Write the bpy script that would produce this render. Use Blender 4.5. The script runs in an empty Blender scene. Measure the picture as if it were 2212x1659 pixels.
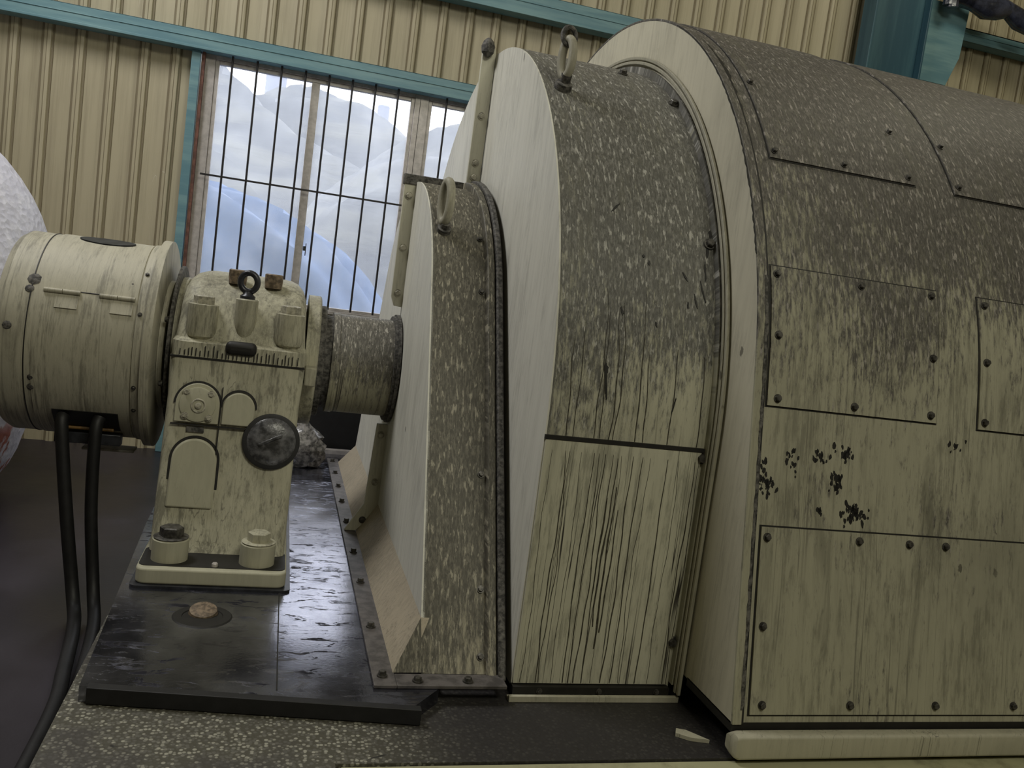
import bpy, math, random
from mathutils import Vector, Matrix
random.seed(7)
C = bpy.context.scene.collection
S = bpy.context.scene
pi = math.pi

# ---------------------------------------------------------------- camera
def cam_axes(yaw, pit, rol):
    cy, sy = math.cos(yaw), math.sin(yaw)
    f = Vector((sy*math.cos(pit), cy*math.cos(pit), -math.sin(pit)))
    r = Vector((cy, -sy, 0)); u = r.cross(f)
    cr, sr = math.cos(rol), math.sin(rol)
    return cr*r+sr*u, -sr*r+cr*u, f
r_, u_, f_ = cam_axes(*[math.radians(a) for a in (15.5, 5.8, 7.7)])
EYE = Vector((0, 0, 1.3))
cd = bpy.data.cameras.new('camera'); cam = bpy.data.objects.new('camera', cd); C.objects.link(cam)
cd.sensor_width = 36; cd.lens = 36*1850/2212; cd.clip_end = 200
cam.matrix_world = Matrix((( r_.x, u_.x, -f_.x, EYE.x), (r_.y, u_.y, -f_.y, EYE.y), (r_.z, u_.z, -f_.z, EYE.z), (0, 0, 0, 1)))
S.camera = cam
# ---------------------------------------------------------------- world, lights, exposure
w = bpy.data.worlds.new('world'); S.world = w; w.use_nodes = True
bg = w.node_tree.nodes['Background']; bg.inputs[0].default_value = (0.90, 0.93, 1.0, 1); bg.inputs[1].default_value = 3.2
def area(name, loc, target, sx, sy, power, col):
    l = bpy.data.lights.new(name, 'AREA'); l.shape = 'RECTANGLE'; l.size = sx; l.size_y = sy; l.energy = power; l.color = col
    o = bpy.data.objects.new(name, l); C.objects.link(o); o.location = loc
    o.rotation_euler = (Vector(target)-Vector(loc)).to_track_quat('-Z', 'Y').to_euler(); return o
area('roof_lamp', (-2.4, 4.5, 5.4), (0.8, 4.2, 1.8), 2.2, 1.2, 150, (1.0, 0.985, 0.96))
area('roof_lamp', (1.9, -2.0, 5.8), (1.2, 3.0, 0.8), 2.6, 1.4, 150, (1.0, 0.97, 0.80))
area('roof_lamp', (5.4, 4.0, 6.3), (4.6, 7.3, 3.2), 1.6, 0.8, 42, (1.0, 0.94, 0.74))
S.view_settings.view_transform = 'Standard'; S.view_settings.look = 'None'
S.view_settings.exposure = 0.0; S.view_settings.gamma = 1.0; S.view_settings.use_curve_mapping = False

# ---------------------------------------------------------------- material helpers
class N:
    def __init__(s, name):
        s.m = bpy.data.materials.new(name); s.m.use_nodes = True; s.t = s.m.node_tree
        s.b = s.t.nodes['Principled BSDF']; s.out = s.t.nodes['Material Output']
        g = s.t.nodes.new('ShaderNodeNewGeometry'); s.pos = g.outputs['Position']; s.nor = g.outputs['Normal']
    def lk(s, a, b): s.t.links.new(a, b)
    def mp(s, sc, rot=(0, 0, 0)):
        n = s.t.nodes.new('ShaderNodeMapping'); n.inputs['Scale'].default_value = sc; n.inputs['Rotation'].default_value = rot
        s.lk(s.pos, n.inputs['Vector']); return n.outputs[0]
    def noise(s, sc, det=4, rough=.6, base=1.0, rot=(0, 0, 0), dist=0.0):
        n = s.t.nodes.new('ShaderNodeTexNoise'); n.inputs['Scale'].default_value = base; n.inputs['Detail'].default_value = det
        n.inputs['Roughness'].default_value = rough; n.inputs['Distortion'].default_value = dist
        s.lk(s.mp(sc, rot), n.inputs['Vector']); return n.outputs['Fac']
    def vor(s, sc, feat='F1'):
        n = s.t.nodes.new('ShaderNodeTexVoronoi'); n.feature = feat; n.inputs['Scale'].default_value = 1
        s.lk(s.mp(sc), n.inputs['Vector']); return n.outputs['Distance'], n.outputs['Color'] if feat == 'F1' else None
    def rng(s, v, a, b, c=0.0, d=1.0, smooth=True):
        n = s.t.nodes.new('ShaderNodeMapRange'); n.interpolation_type = 'SMOOTHSTEP' if smooth else 'LINEAR'
        n.inputs[1].default_value = a; n.inputs[2].default_value = b; n.inputs[3].default_value = c; n.inputs[4].default_value = d
        s.lk(v, n.inputs[0]); return n.outputs[0]
    def math(s, op, a, b=None):
        n = s.t.nodes.new('ShaderNodeMath'); n.operation = op
        for i, v in enumerate((a, b)):
            if v is None: continue
            if isinstance(v, (int, float)): n.inputs[i].default_value = v
            else: s.lk(v, n.inputs[i])
        n.use_clamp = op in ('ADD', 'MULTIPLY', 'SUBTRACT'); return n.outputs[0]
    def mix(s, f, a, b):
        n = s.t.nodes.new('ShaderNodeMix'); n.data_type = 'RGBA'
        for i, v in ((0, f), (6, a), (7, b)):
            if isinstance(v, tuple): n.inputs[i].default_value = (*v, 1)
            elif isinstance(v, (int, float)): n.inputs[i].default_value = v
            else: s.lk(v, n.inputs[i])
        return n.outputs[2]
    def sep(s, v):
        n = s.t.nodes.new('ShaderNodeSeparateXYZ'); s.lk(v, n.inputs[0]); return n.outputs
    def fin(s, col, rough=.5, metal=0.0, bump=None, bs=.2, bd=.01, spec=.5):
        for k, v in (('Base Color', col), ('Roughness', rough), ('Metallic', metal), ('Specular IOR Level', spec)):
            if isinstance(v, tuple): s.b.inputs[k].default_value = (*v, 1)
            elif isinstance(v, (int, float)): s.b.inputs[k].default_value = v
            else: s.lk(v, s.b.inputs[k])
        if bump is not None:
            n = s.t.nodes.new('ShaderNodeBump'); n.inputs['Strength'].default_value = bs; n.inputs['Distance'].default_value = bd
            s.lk(bump, n.inputs['Height']); s.lk(n.outputs[0], s.b.inputs['Normal'])
        return s.m

def paint(name, base, dust=0.0, straight=0.0, zlo=1.0, zhi=2.0, drips=.6, grime=.35, dustcol=(.16, .15, .13), dark=(.045, .04, .033), smear=.35, dripz=1.5, blot=0.0, arcR=0.0):
    """old machine paint: soot-and-dust mottling that starts near height zlo, oily runs, grime clouds"""
    n = N(name); xyz = n.sep(n.pos); z = xyz[2]
    if arcR > 0:   # runs and dust follow the curved sheet downwards: x along the shaft, arc length round it
        def mm(op, a, b=None):
            q = n.t.nodes.new('ShaderNodeMath'); q.operation = op
            for i, v in enumerate((a, b)):
                if v is None: continue
                if isinstance(v, (int, float)): q.inputs[i].default_value = v
                else: n.lk(v, q.inputs[i])
            return q.outputs[0]
        dz = mm('SUBTRACT', z, .86); up = mm('MAXIMUM', dz, 0.0); dn_ = mm('MINIMUM', dz, 0.0)
        ang = mm('ARCTAN2', up, mm('SUBTRACT', 4.3, xyz[1])); arc_ = mm('ADD', mm('MULTIPLY', ang, arcR), dn_)
        cmb = n.t.nodes.new('ShaderNodeCombineXYZ'); n.lk(xyz[0], cmb.inputs[0]); n.lk(arc_, cmb.inputs[2])
        n.pos = cmb.outputs[0]
    cloud = n.noise((2.2, 2.2, 1.4), 5, .6)
    streak = n.noise((38, 38, 2.6), 3, .6)
    col = n.mix(n.rng(streak, .35, .75, 0, .35), base, tuple(c*.72 for c in base))
    col = n.mix(n.rng(cloud, .5, .75, 0, grime), col, tuple(c*.42 for c in base))
    # smears
    sm = n.noise((9, 9, 1.3), 6, .7, dist=.6)
    col = n.mix(n.rng(sm, .56, .72, 0, smear), col, tuple(c*.33 for c in base))
    # thin oil runs
    dn = n.noise((26, 26, .35), 2, .5, dist=.15)
    line = n.math('ABSOLUTE', n.math('SUBTRACT', dn, .5).node.inputs[0].links[0].from_socket) if False else None
    s1 = n.t.nodes.new('ShaderNodeMath'); s1.operation = 'SUBTRACT'; n.lk(dn, s1.inputs[0]); s1.inputs[1].default_value = .5
    s2 = n.t.nodes.new('ShaderNodeMath'); s2.operation = 'ABSOLUTE'; n.lk(s1.outputs[0], s2.inputs[0])
    run = n.rng(s2.outputs[0], .003, .012, 1, 0)
    gate = n.rng(n.noise((5, 5, .9), 3, .6), .45, .6)
    run = n.math('MULTIPLY', run, gate)
    run = n.math('MULTIPLY', run, n.rng(z, dripz-.5, dripz, 1, 0))
    col = n.mix(n.math('MULTIPLY', run, drips), col, dark)
    if straight > 0:
        for sx, lo, hi, k in ((14, .0012, .0045, 1), (23, .0008, .0035, .45)):
            q = n.noise((sx, .3, .18), 1, .4, dist=.02)
            a_ = n.t.nodes.new('ShaderNodeMath'); a_.operation = 'SUBTRACT'; n.lk(q, a_.inputs[0]); a_.inputs[1].default_value = .5
            b_ = n.t.nodes.new('ShaderNodeMath'); b_.operation = 'ABSOLUTE'; n.lk(a_.outputs[0], b_.inputs[0])
            col = n.mix(n.math('MULTIPLY', n.math('MULTIPLY', n.rng(b_.outputs[0], lo, hi, 1, 0), n.rng(z, 1.25, 1.6, 1, 0)), straight*k), col, dark)
    rough = .55
    bump = streak
    if dust > 0:
        f1 = n.noise((120, 120, 34), 5, .72)
        f2 = n.noise((60, 60, 12), 5, .75)
        big = n.noise((1.6, 1.6, 1.2), 4, .6)
        m = n.rng(z, zlo, zhi, 0, .36)
        th = n.t.nodes.new('ShaderNodeMath'); th.operation = 'ADD'; n.lk(f2, th.inputs[0]); n.lk(m, th.inputs[1])
        th2 = n.t.nodes.new('ShaderNodeMath'); th2.operation = 'ADD'; n.lk(th.outputs[0], th2.inputs[0]); n.lk(n.rng(big, .35, .65, -.10, .10, False), th2.inputs[1])
        mask = n.rng(th2.outputs[0], .52, .74, 0, dust)
        dc = n.mix(n.rng(f1, .42, .58), tuple(c*.26 for c in dustcol), tuple(c*.85 for c in dustcol))
        dc = n.mix(n.rng(n.noise((52, 52, 11), 5, .75), .40, .60, 0, .8), dc, tuple(c*.33 for c in dustcol))
        dc = n.mix(n.rng(n.noise((78, 78, 20), 4, .6), .56, .64, 0, .8), dc, tuple(min(1, c*1.9) for c in dustcol))
        col = n.mix(mask, col, dc)
        bump = n.math('ADD', n.math('MULTIPLY', f1, .6), n.math('MULTIPLY', streak, .3))
    # scattered chips
    d, _ = n.vor((9, 9, 6))
    chip = n.math('MULTIPLY', n.rng(n.math('ADD', d, n.math('MULTIPLY', n.noise((60, 60, 40), 3), .25)), .20, .23, 1, 0), n.rng(n.noise((2.3, 2.3, 2.3), 3), .57, .62))
    col = n.mix(n.math('MULTIPLY', chip, .7), col, dark)
    if blot > 0:
        b1 = n.noise((5, 5, 2.2), 7, .72, dist=.3)
        b2 = n.noise((48, 48, 5), 4, .75)
        bb = n.t.nodes.new('ShaderNodeMath'); bb.operation = 'ADD'; n.lk(b1, bb.inputs[0]); n.lk(b2, bb.inputs[1])
        col = n.mix(n.math('MULTIPLY', n.rng(bb.outputs[0], .98, 1.22), blot), col, tuple(c*.30 for c in base))
    return n.fin(col, rough, 0, bump, .25, .006, .35)

BEIGE = (.50, .475, .345)
M = {}
M['pedestal'] = paint('pedestal_paint', (.50, .48, .36), .35, .35, .75, 1.7, .5, .45, dripz=1.2, blot=.75)
M['flange'] = paint('split_flange_paint', (.60, .585, .47), 0, 0, 1, 2, .1, .3, smear=.3, blot=.3)
M['padpaint'] = paint('cleaner_pad_paint', (.47, .455, .34), 0, 0, 1, 2, .1, .25, smear=.2)
M['drumL'] = paint('slip_ring_paint', (.50, .475, .375), .2, .25, .9, 2.2, .5, .35, smear=.45, dripz=1.2, blot=.6, arcR=0.445)
M['face'] = paint('cover_face_paint', (.70, .69, .61), 0, 0, 1, 2, .05, .2, smear=.25, blot=.25)
M['band1'] = paint('small_cover_band_paint', (.40, .37, .27), .95, 0, -.9, .9, .5, .5, dustcol=(.215, .20, .155), arcR=0.93)
M['band2'] = paint('large_cover_band_paint', (.50, .485, .37), .95, 0.3, .75, 1.9, .95, .3, dustcol=(.26, .255, .235), dripz=1.7, blot=.4, arcR=1.6)
M['panel2'] = paint('lower_panel_paint', (.56, .545, .425), 0, 0, 1, 2, 1.0, .25, smear=.6, dripz=1.5, blot=.5, arcR=1.6)
M['house'] = paint('housing_paint', (.40, .385, .285), .95, 0.15, .95, 2.1, .45, .45, dustcol=(.20, .185, .17), smear=.5, blot=.5, arcR=1.84)
M['houseface'] = paint('housing_face_paint', (.58, .55, .43), 0, 0, 1, 2, .15, .25, smear=.25, blot=.25)
M['trim'] = paint('flange_paint', (.45, .43, .33), .3, 0, .2, 2.4, .6, .4)
M['shaft'] = paint('shaft_cover_paint', (.42, .40, .29), .95, 0.75, .62, 1.05, 1.0, .4, dustcol=(.28, .265, .23), dripz=1.3, arcR=0.245)
M['skirt'] = paint('skirt_paint', (.46, .40, .30), .25, 0, -.4, 1.2, .4, .5)

def simple(name, col, rough=.5, metal=0, var=.25, sc=20, bump=.1, spec=.5):
    n = N(name); f = n.noise((sc, sc, sc), 4, .6)
    c = n.mix(n.rng(f, .35, .65), tuple(x*(1-var) for x in col), tuple(min(1, x*(1+var*.6)) for x in col))
    return n.fin(c, rough, metal, f, bump, .004, spec)
M['black'] = simple('black_rubber', (.012, .012, .013), .55)
M['darkmetal'] = simple('dark_oily_metal', (.045, .047, .055), .35, .4, .4)
M['bolt'] = simple('oily_bolt_steel', (.10, .095, .085), .45, .5, .5, 60)
M['paintbolt'] = simple('painted_bolt', (.40, .38, .30), .5, 0, .4, 60)
M['gunk'] = simple('caked_grease', (.10, .095, .085), .7, 0, .7, 55, .9)
M['rust'] = simple('brown_cap', (.20, .15, .10), .6, .1, .5, 60)
M['runoil'] = simple('dried_oil_run', (.060, .053, .036), .5, 0, .5, 60)
M['gap'] = simple('joint_shadow_grease', (.012, .011, .009), .6)
M['bar'] = simple('window_bar_steel', (.015, .013, .014), .5)
M['alu'] = simple('window_frame_aluminium', (.50, .47, .45), .4, .2, .15)
M['redrust'] = simple('rusty_frame_edge', (.16, .07, .05), .7, 0, .4)
M['dialglass'] = simple('dark_sight_glass', (.11, .11, .115), .28, 0, .7, 22, .9)
M['yellowcable'] = simple('brown_brush_gear', (.20, .11, .03), .5, 0, .5)
M['palecard'] = simple('pale_tray', (.42, .40, .35), .6)

# teal steel
n = N('teal_steel'); f = n.noise((1.5, 14, 14), 4); M['teal'] = n.fin(n.mix(n.rng(f, .35, .7), (.12, .25, .30), (.20, .35, .38)), .45, 0, f, .05)
n = N('dark_teal_column'); f = n.noise((12, 12, 1.0), 4); M['tealdark'] = n.fin(n.mix(n.rng(f, .35, .7), (.030, .085, .12), (.055, .13, .165)), .4, 0, f, .05)
# wall cladding
n = N('cream_wall_sheet'); f = n.noise((22, 22, .7), 5, .7); g = n.noise((1, 1, .8), 4)
c = n.mix(n.rng(f, .4, .75, 0, .55), (.47, .42, .29), (.28, .24, .16)); c = n.mix(n.rng(g, .5, .8, 0, .3), c, (.25, .22, .16))
s1 = n.t.nodes.new('ShaderNodeMath'); s1.operation = 'SUBTRACT'; q = n.noise((7, 7, 1.1), 2, .5); n.lk(q, s1.inputs[0]); s1.inputs[1].default_value = .5
s2 = n.t.nodes.new('ShaderNodeMath'); s2.operation = 'ABSOLUTE'; n.lk(s1.outputs[0], s2.inputs[0])
c = n.mix(n.math('MULTIPLY', n.rng(s2.outputs[0], .0005, .0022, 1, 0), n.rng(n.noise((2, 2, 2), 2), .58, .64, 0, .7)), c, (.7, .68, .58))
M['wall'] = n.fin(c, .5, 0, f, .05)
n = N('rib_groove_dark'); f = n.noise((30, 30, 2), 4); M['groove'] = n.fin(n.mix(f, (.17, .14, .085), (.25, .21, .13)), .6)  # darker tone for the strips along each wall rib
# wet oily deck plate
n = N('oily_deck_plate'); f = n.noise((3, 3, 3), 5, .6); p = n.noise((9, 24, 9), 6, .7, dist=.9); fine = n.noise((90, 90, 90), 3)
gate = n.rng(n.noise((2.6, 1.9, 1), 3), .47, .55)
pud = n.math('MULTIPLY', n.rng(p, .56, .58), gate)
c = n.mix(n.rng(f, .35, .7), (.16, .165, .21), (.36, .37, .44)); c = n.mix(pud, c, (.03, .03, .04))
rg = n.rng(f, .3, .7, .13, .24, False); rr = n.t.nodes.new('ShaderNodeMix'); n.lk(pud, rr.inputs[0]); n.lk(rg, rr.inputs[2]); rr.inputs[3].default_value = .55
bm = n.math('ADD', n.math('MULTIPLY', fine, .25), n.math('MULTIPLY', n.rng(p, .55, .66), .7))
M['plate'] = n.fin(c, rr.outputs[0], .95, bm, .3, .004, .9)
# terrazzo concrete
n = N('pebbled_concrete'); d, colr = n.vor((84, 84, 84)); f = n.noise((1.7, 1.7, 1.7), 4); bw = n.t.nodes.new('ShaderNodeSeparateColor'); n.lk(colr, bw.inputs[0])
c = n.mix(n.rng(bw.outputs[0], .35, .95), (.12, .115, .095), (.36, .35, .285)); c = n.mix(n.rng(d, .35, .6), c, (.08, .075, .055))
c = n.mix(n.rng(f, .50, .60, 0, .6), c, (.05, .045, .045))
px = n.sep(n.pos)[0]; shade_x = n.math('ADD', n.rng(px, .25, .75, 0, 1), 0.0)
c = n.mix(n.math('MULTIPLY', shade_x, .93), c, (.020, .018, .019))  # shadow beside the machine is put into the concrete colour, darker to the right
st = n.noise((7, 10, 7), 4, .6, dist=.6); c = n.mix(n.math('MULTIPLY', n.rng(st, .66, .69), .9), c, (.02, .018, .015))
M['concrete'] = n.fin(c, .55, 0, n.math('SUBTRACT', 1.0, d), .25, .004)
n = N('green_cream_edge_paint'); f = n.noise((8, 8, 8), 5, .7); M['edgepaint'] = n.fin(n.mix(n.rng(f, .45, .75, 0, .7), (.40, .39, .24), (.16, .15, .09)), .5, 0, f, .2)
n = N('dark_shop_floor'); f = n.noise((1.2, 1.2, 1.2), 5); g = n.noise((60, 60, 60), 2)
c = n.mix(n.rng(f, .35, .7), (.010, .007, .012), (.026, .020, .030)); M['floor'] = n.fin(c, n.rng(f, .3, .7, .32, .5), 0, g, .12, .003, .6)
# glass
n = N('dusty_window_glass'); tr = n.t.nodes.new('ShaderNodeBsdfTransparent'); gl = n.t.nodes.new('ShaderNodeBsdfGlossy'); gl.inputs['Roughness'].default_value = .05
tl = n.t.nodes.new('ShaderNodeBsdfTranslucent'); tl.inputs[0].default_value = (.8, .82, .85, 1)
m1 = n.t.nodes.new('ShaderNodeMixShader'); m1.inputs[0].default_value = .05; n.lk(tr.outputs[0], m1.inputs[1]); n.lk(gl.outputs[0], m1.inputs[2])
m2 = n.t.nodes.new('ShaderNodeMixShader'); f = n.noise((3, 3, 3), 5, .7); n.lk(n.rng(f, .4, .8, .10, .22), m2.inputs[0]); n.lk(m1.outputs[0], m2.inputs[1]); n.lk(tl.outputs[0], m2.inputs[2])
n.lk(m2.outputs[0], n.out.inputs[0]); M['glass'] = n.m
# outside
n = N('dust_net_tarpaulin'); f = n.noise((.5, .5, 2.2), 4, .55, dist=.8, rot=(.3, .6, .4)); M['net'] = n.fin(n.mix(n.rng(f, .4, .7), (.19, .205, .23), (.27, .28, .28)), .7, 0, f, .3, .1)
M['bluetarp'] = simple('blue_tarpaulin', (.115, .19, .36), .6, 0, .12, 2)
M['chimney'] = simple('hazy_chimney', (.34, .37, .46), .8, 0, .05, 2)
# woven bag
n = N('white_woven_bag'); d, _ = n.vor((26, 26, 26)); f = n.noise((14, 14, 14), 5, .7); z = n.sep(n.pos)[2]
c = n.mix(n.rng(f, .4, .7), (.70, .70, .82), (.88, .88, .98))
red = n.math('MULTIPLY', n.rng(n.noise((6, 6, 2.2), 4, .6), .48, .53), n.rng(z, .1, .28, 1, 0)); c = n.mix(red, c, (.45, .16, .12))
M['bag'] = n.fin(c, .5, 0, n.math('ADD', n.math('MULTIPLY', d, .5), n.math('MULTIPLY', f, .5)), .5, .02)
M['bagclear'] = simple('crumpled_clear_plastic', (.22, .21, .20), .25, 0, .8, 30, 1.0, .9)
M['darkplastic'] = simple('dark_blue_plastic_wrap', (.035, .04, .065), .22, 0, .6, 9, 1.0, .8)

# ---------------------------------------------------------------- mesh helpers
class MB:
    def __init__(s): s.v = []; s.f = []
    def add(s, vs, fs):
        o = len(s.v); s.v += [Vector(v) for v in vs]; s.f += [[i+o for i in f] for f in fs]; return s
    def box(s, c, d, rot=None):
        R = rot or Matrix.Identity(3); c = Vector(c); hx, hy, hz = d[0]/2, d[1]/2, d[2]/2
        vs = [c+R@Vector((x, y, z)) for x in (-hx, hx) for y in (-hy, hy) for z in (-hz, hz)]
        return s.add(vs, [(0, 1, 3, 2), (4, 6, 7, 5), (0, 4, 5, 1), (2, 3, 7, 6), (0, 2, 6, 4), (1, 5, 7, 3)])
    def b(s, x0, x1, y0, y1, z0, z1): return s.box(((x0+x1)/2, (y0+y1)/2, (z0+z1)/2), (x1-x0, y1-y0, z1-z0))
    def rings(s, rings, caps=True, closed=True):
        n = len(rings[0]); vs = [p for r in rings for p in r]; fs = []
        for i in range(len(rings)-1):
            for j in range(n if closed else n-1):
                k = (j+1) % n; fs.append((i*n+j, i*n+k, (i+1)*n+k, (i+1)*n+j))
        if caps and closed: fs += [tuple(reversed(range(n))), tuple(range((len(rings)-1)*n, len(rings)*n))]
        return s.add(vs, fs)
    def lathe(s, o, ax, prof, n=40, caps=True, ph=0.0):
        o = Vector(o); ax = Vector(ax).normalized(); u = ax.orthogonal().normalized()
        if abs(ax.x) > .9: u = Vector((0, 0, 1))
        v = ax.cross(u)
        return s.rings([[o+ax*t+(u*math.cos(2*pi*k/n+ph)+v*math.sin(2*pi*k/n+ph))*r for k in range(n)] for t, r in prof], caps)
    def tube(s, path, r, n=12, closed=False):
        P = [Vector(p) for p in path]; L = len(P); rg = []; up = None
        for i in range(L):
            a = P[(i-1) % L] if (closed or i > 0) else P[i]; b = P[(i+1) % L] if (closed or i < L-1) else P[i]
            t = (b-a).normalized()
            if up is None: up = t.orthogonal().normalized()
            up = (up-t*up.dot(t)).normalized(); v = t.cross(up)
            rr = r[i] if isinstance(r, (list, tuple)) else r
            rg.append([P[i]+(up*math.cos(2*pi*k/n)+v*math.sin(2*pi*k/n))*rr for k in range(n)])
        if closed: rg.append(rg[0])
        return s.rings(rg, not closed)
    def torus(s, c, ax, R, r, n=28, sy=1.0):
        c = Vector(c); ax = Vector(ax).normalized(); u = Vector((0, 0, 1)); 
        if abs(ax.z) > .9: u = Vector((1, 0, 0))
        u = (u-ax*u.dot(ax)).normalized(); v = ax.cross(u)
        return s.tube([c+u*math.cos(2*pi*k/n)*R*sy+v*math.sin(2*pi*k/n)*R for k in range(n)], r, 12, True)
    def prism(s, poly, o, ux, uy, uz, t):
        """poly in (ux,uy) plane at o, thickness t along uz"""
        o, ux, uy, uz = map(Vector, (o, ux, uy, uz))
        a = [o+ux*p[0]+uy*p[1] for p in poly]; return s.rings([a, [p+uz*t for p in a]])
    def build(s, name, mat, parent=None, bevel=0, seg=2, sub=0):
        me = bpy.data.meshes.new(name); loc = parent_loc(parent)
        me.from_pydata([v-loc for v in s.v], [], s.f); me.validate()
        import bmesh
        bm = bmesh.new(); bm.from_mesh(me); bmesh.ops.recalc_face_normals(bm, faces=bm.faces); bm.to_mesh(me); bm.free()
        me.shade_smooth(); me.set_sharp_from_angle(angle=math.radians(32))
        me.materials.append(mat if not isinstance(mat, str) else M[mat])
        o = bpy.data.objects.new(name, me); C.objects.link(o)
        if parent is not None: o.parent = parent
        if bevel:
            md = o.modifiers.new('bevel', 'BEVEL'); md.width = bevel; md.segments = seg; md.limit_method = 'ANGLE'; md.angle_limit = math.radians(40)
        if sub:
            md = o.modifiers.new('subsurf', 'SUBSURF'); md.levels = sub; md.render_levels = sub
        return o
def parent_loc(p):
    v = Vector((0, 0, 0))
    while p is not None: v = v+p.location; p = p.parent
    return v
def thing(name, label, cat, loc=(0, 0, 0), group=None):
    o = bpy.data.objects.new(name, None); C.objects.link(o); o.location = loc; o.empty_display_size = .1
    return tag(o, label, cat, group)
def tag(o, label, cat, group=None, kind=None):
    o['label'] = label; o['category'] = cat
    if group: o['group'] = group
    if kind: o['kind'] = kind
    return o
def struct(o): o['kind'] = 'structure'; return o
def solo(mb, name, mat, label, cat, base=(0, 0, 0), **k):
    g = k.pop('group', None); e = bpy.data.objects.new('tmp', None); e.location = base
    o = mb.build(name, mat, e, **k); o.parent = None; o.location = base; bpy.data.objects.remove(e); return tag(o, label, cat, g)
_bolt = {}
def bolt(parent, p, axis, r=.014, h=.014, mat='bolt', name='bolt'):
    """hex head on a washer; copies share mesh data"""
    key = (r, h, mat)
    if key not in _bolt:
        mb = MB().lathe((0, 0, -.004), (0, 0, 1), [(0, r*1.35), (.007, r*1.35)], 20)
        mb.lathe((0, 0, .003), (0, 0, 1), [(0, r), (h*.8, r), (h, r*.85)], 6)
        o = mb.build(name, mat); _bolt[key] = o.data; bpy.data.objects.remove(o)
    o = bpy.data.objects.new(name, _bolt[key]); C.objects.link(o); o.parent = parent
    o.location = Vector(p)-parent_loc(parent); o.rotation_euler = Vector(axis).to_track_quat('Z', 'Y').to_euler(); return o

YC, ZC = 4.3, .86
class Prof:
    """section of a cover: arc over the shaft axis, straight sides leaning outwards towards the base"""
    def __init__(s, R, tan, zb): s.R, s.tan, s.zb = R, tan, zb; s.a = math.atan(tan)
    def off(s, d): q = Prof(s.R+d, s.tan, s.zb); return q
    def half(s, z):           # half width at height z
        zt = ZC+s.R*math.sin(s.a)
        if z < zt: return s.R*math.cos(s.a)+(zt-z)*s.tan
        return math.sqrt(max(0, s.R**2-(z-ZC)**2))
    def yf(s, z): return YC-s.half(z)
    def outline(s, n=72, zb=None):
        zb = s.zb if zb is None else zb
        pts = []; zt = ZC+s.R*math.sin(s.a)
        for i in range(7): z = zb+(zt-zb)*i/7; pts.append((YC-s.half(z), z))
        for i in range(n+1):
            t = pi-s.a-(pi-2*s.a)*i/n; pts.append((YC+s.R*math.cos(t), ZC+s.R*math.sin(t)))
        for i in range(7): z = zt-(zt-zb)*(i+1)/7; pts.append((YC+s.half(z), z))
        return pts
    def band(s, mb, x0, x1, zb=None, caps=True):
        o = s.outline(zb=zb); return mb.rings([[Vector((x, y, z)) for y, z in o] for x in (x0, x1)], caps)
    def nrm(s, z):
        zt = ZC+s.R*math.sin(s.a)
        if z < zt: return Vector((0, -math.cos(s.a), math.sin(s.a)))
        return Vector((0, s.yf(z)-YC, z-ZC)).normalized()
    def patch(s, mb, x0, x1, z0, z1, d0, d1, n=24, m=1):
        """curved plate lying on the front side"""
        def row(x, d):
            r = []
            for i in range(n+1):
                z = z0+(z1-z0)*i/n; nn = s.nrm(z); r.append(Vector((x, s.yf(z), z))+nn*d)
            return r
        a, b_, c, d_ = row(x0, d0), row(x1, d0), row(x1, d1), row(x0, d1)
        return mb.rings([[a[i], b_[i], c[i], d_[i]] for i in range(n+1)])
    def at(s, x, z, d=0): return Vector((x, s.yf(z), z))+s.nrm(z)*d
P1, P2, PH = Prof(.93, .58, 0.0), Prof(1.60, 0.01, -.02), Prof(1.84, .18, .06)

def ring_solid(mb, po, pi_, x0, x1, zb):
    """open arch frame between two profiles"""
    a = po.outline(zb=zb); b = pi_.outline(zb=zb); n = len(a)
    rings = []
    for i in range(n):
        rings.append([Vector((x0, *a[i])), Vector((x1, *a[i])), Vector((x1, *b[i])), Vector((x0, *b[i]))])
    return mb.rings(rings)

# ================================================================ SETTING
WY = 7.3
# wall sheet: corrugated ribs, built in regions round the window openings
def ribbed(mb, gm, x0, x1, z0, z1, xoff=-2.095, pitch=.2228):
    xs = [x0]; prof = [(x0, 0)]
    k = math.floor((x0-xoff)/pitch)-1
    while xoff+k*pitch < x1+.1:
        c = xoff+k*pitch
        for dx, dy in ((-.040, 0), (-.030, -.004), (-.022, -.022), (-.004, -.026), (.012, -.026), (.024, -.022), (.034, .0)):
            if x0 < c+dx < x1: prof.append((c+dx, dy))
        if x0 < c-.03 and c+.04 < x1:
            gm.b(c-.041, c-.023, WY-.010, WY-.001, z0, z1); gm.b(c+.024, c+.042, WY-.009, WY-.001, z0, z1)
            gm.b(c-.003, c+.001, WY-.028, WY-.02, z0, z1)
        k += 1
    prof.append((x1, 0))
    a = [Vector((x, WY+y, z0)) for x, y in prof]; b_ = [Vector((x, WY+y, z1)) for x, y in prof]
    bk = [Vector((x, WY+.05, z0)) for x, y in prof]; bk1 = [Vector((x, WY+.05, z1)) for x, y in prof]
    mb.rings([a, b_], False, False)
    n_ = len(prof); mb.add(bk+bk1, [(i, i+1, n_+i+1, n_+i) for i in range(n_-1)])
    return mb
W0, W1, W2, WZ0, WZ1 = -.80, .95, 2.70, .97, 2.84
mb, gm = MB(), MB()
ribbed(mb, gm, -7.0, W0, -.6, 7.0); ribbed(mb, gm, W0, W2, -.6, WZ0); ribbed(mb, gm, W0, W2, WZ1, 7.0); ribbed(mb, gm, W2, 9.0, -.6, 7.0)
wb = struct(mb.build('wall_back', 'wall')); gv = gm.build('rib_joint', 'groove', wb)
struct(MB().b(-7.1, -7.0, -4, 7.4, -.6, 7).build('wall_left', 'wall'))
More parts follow.
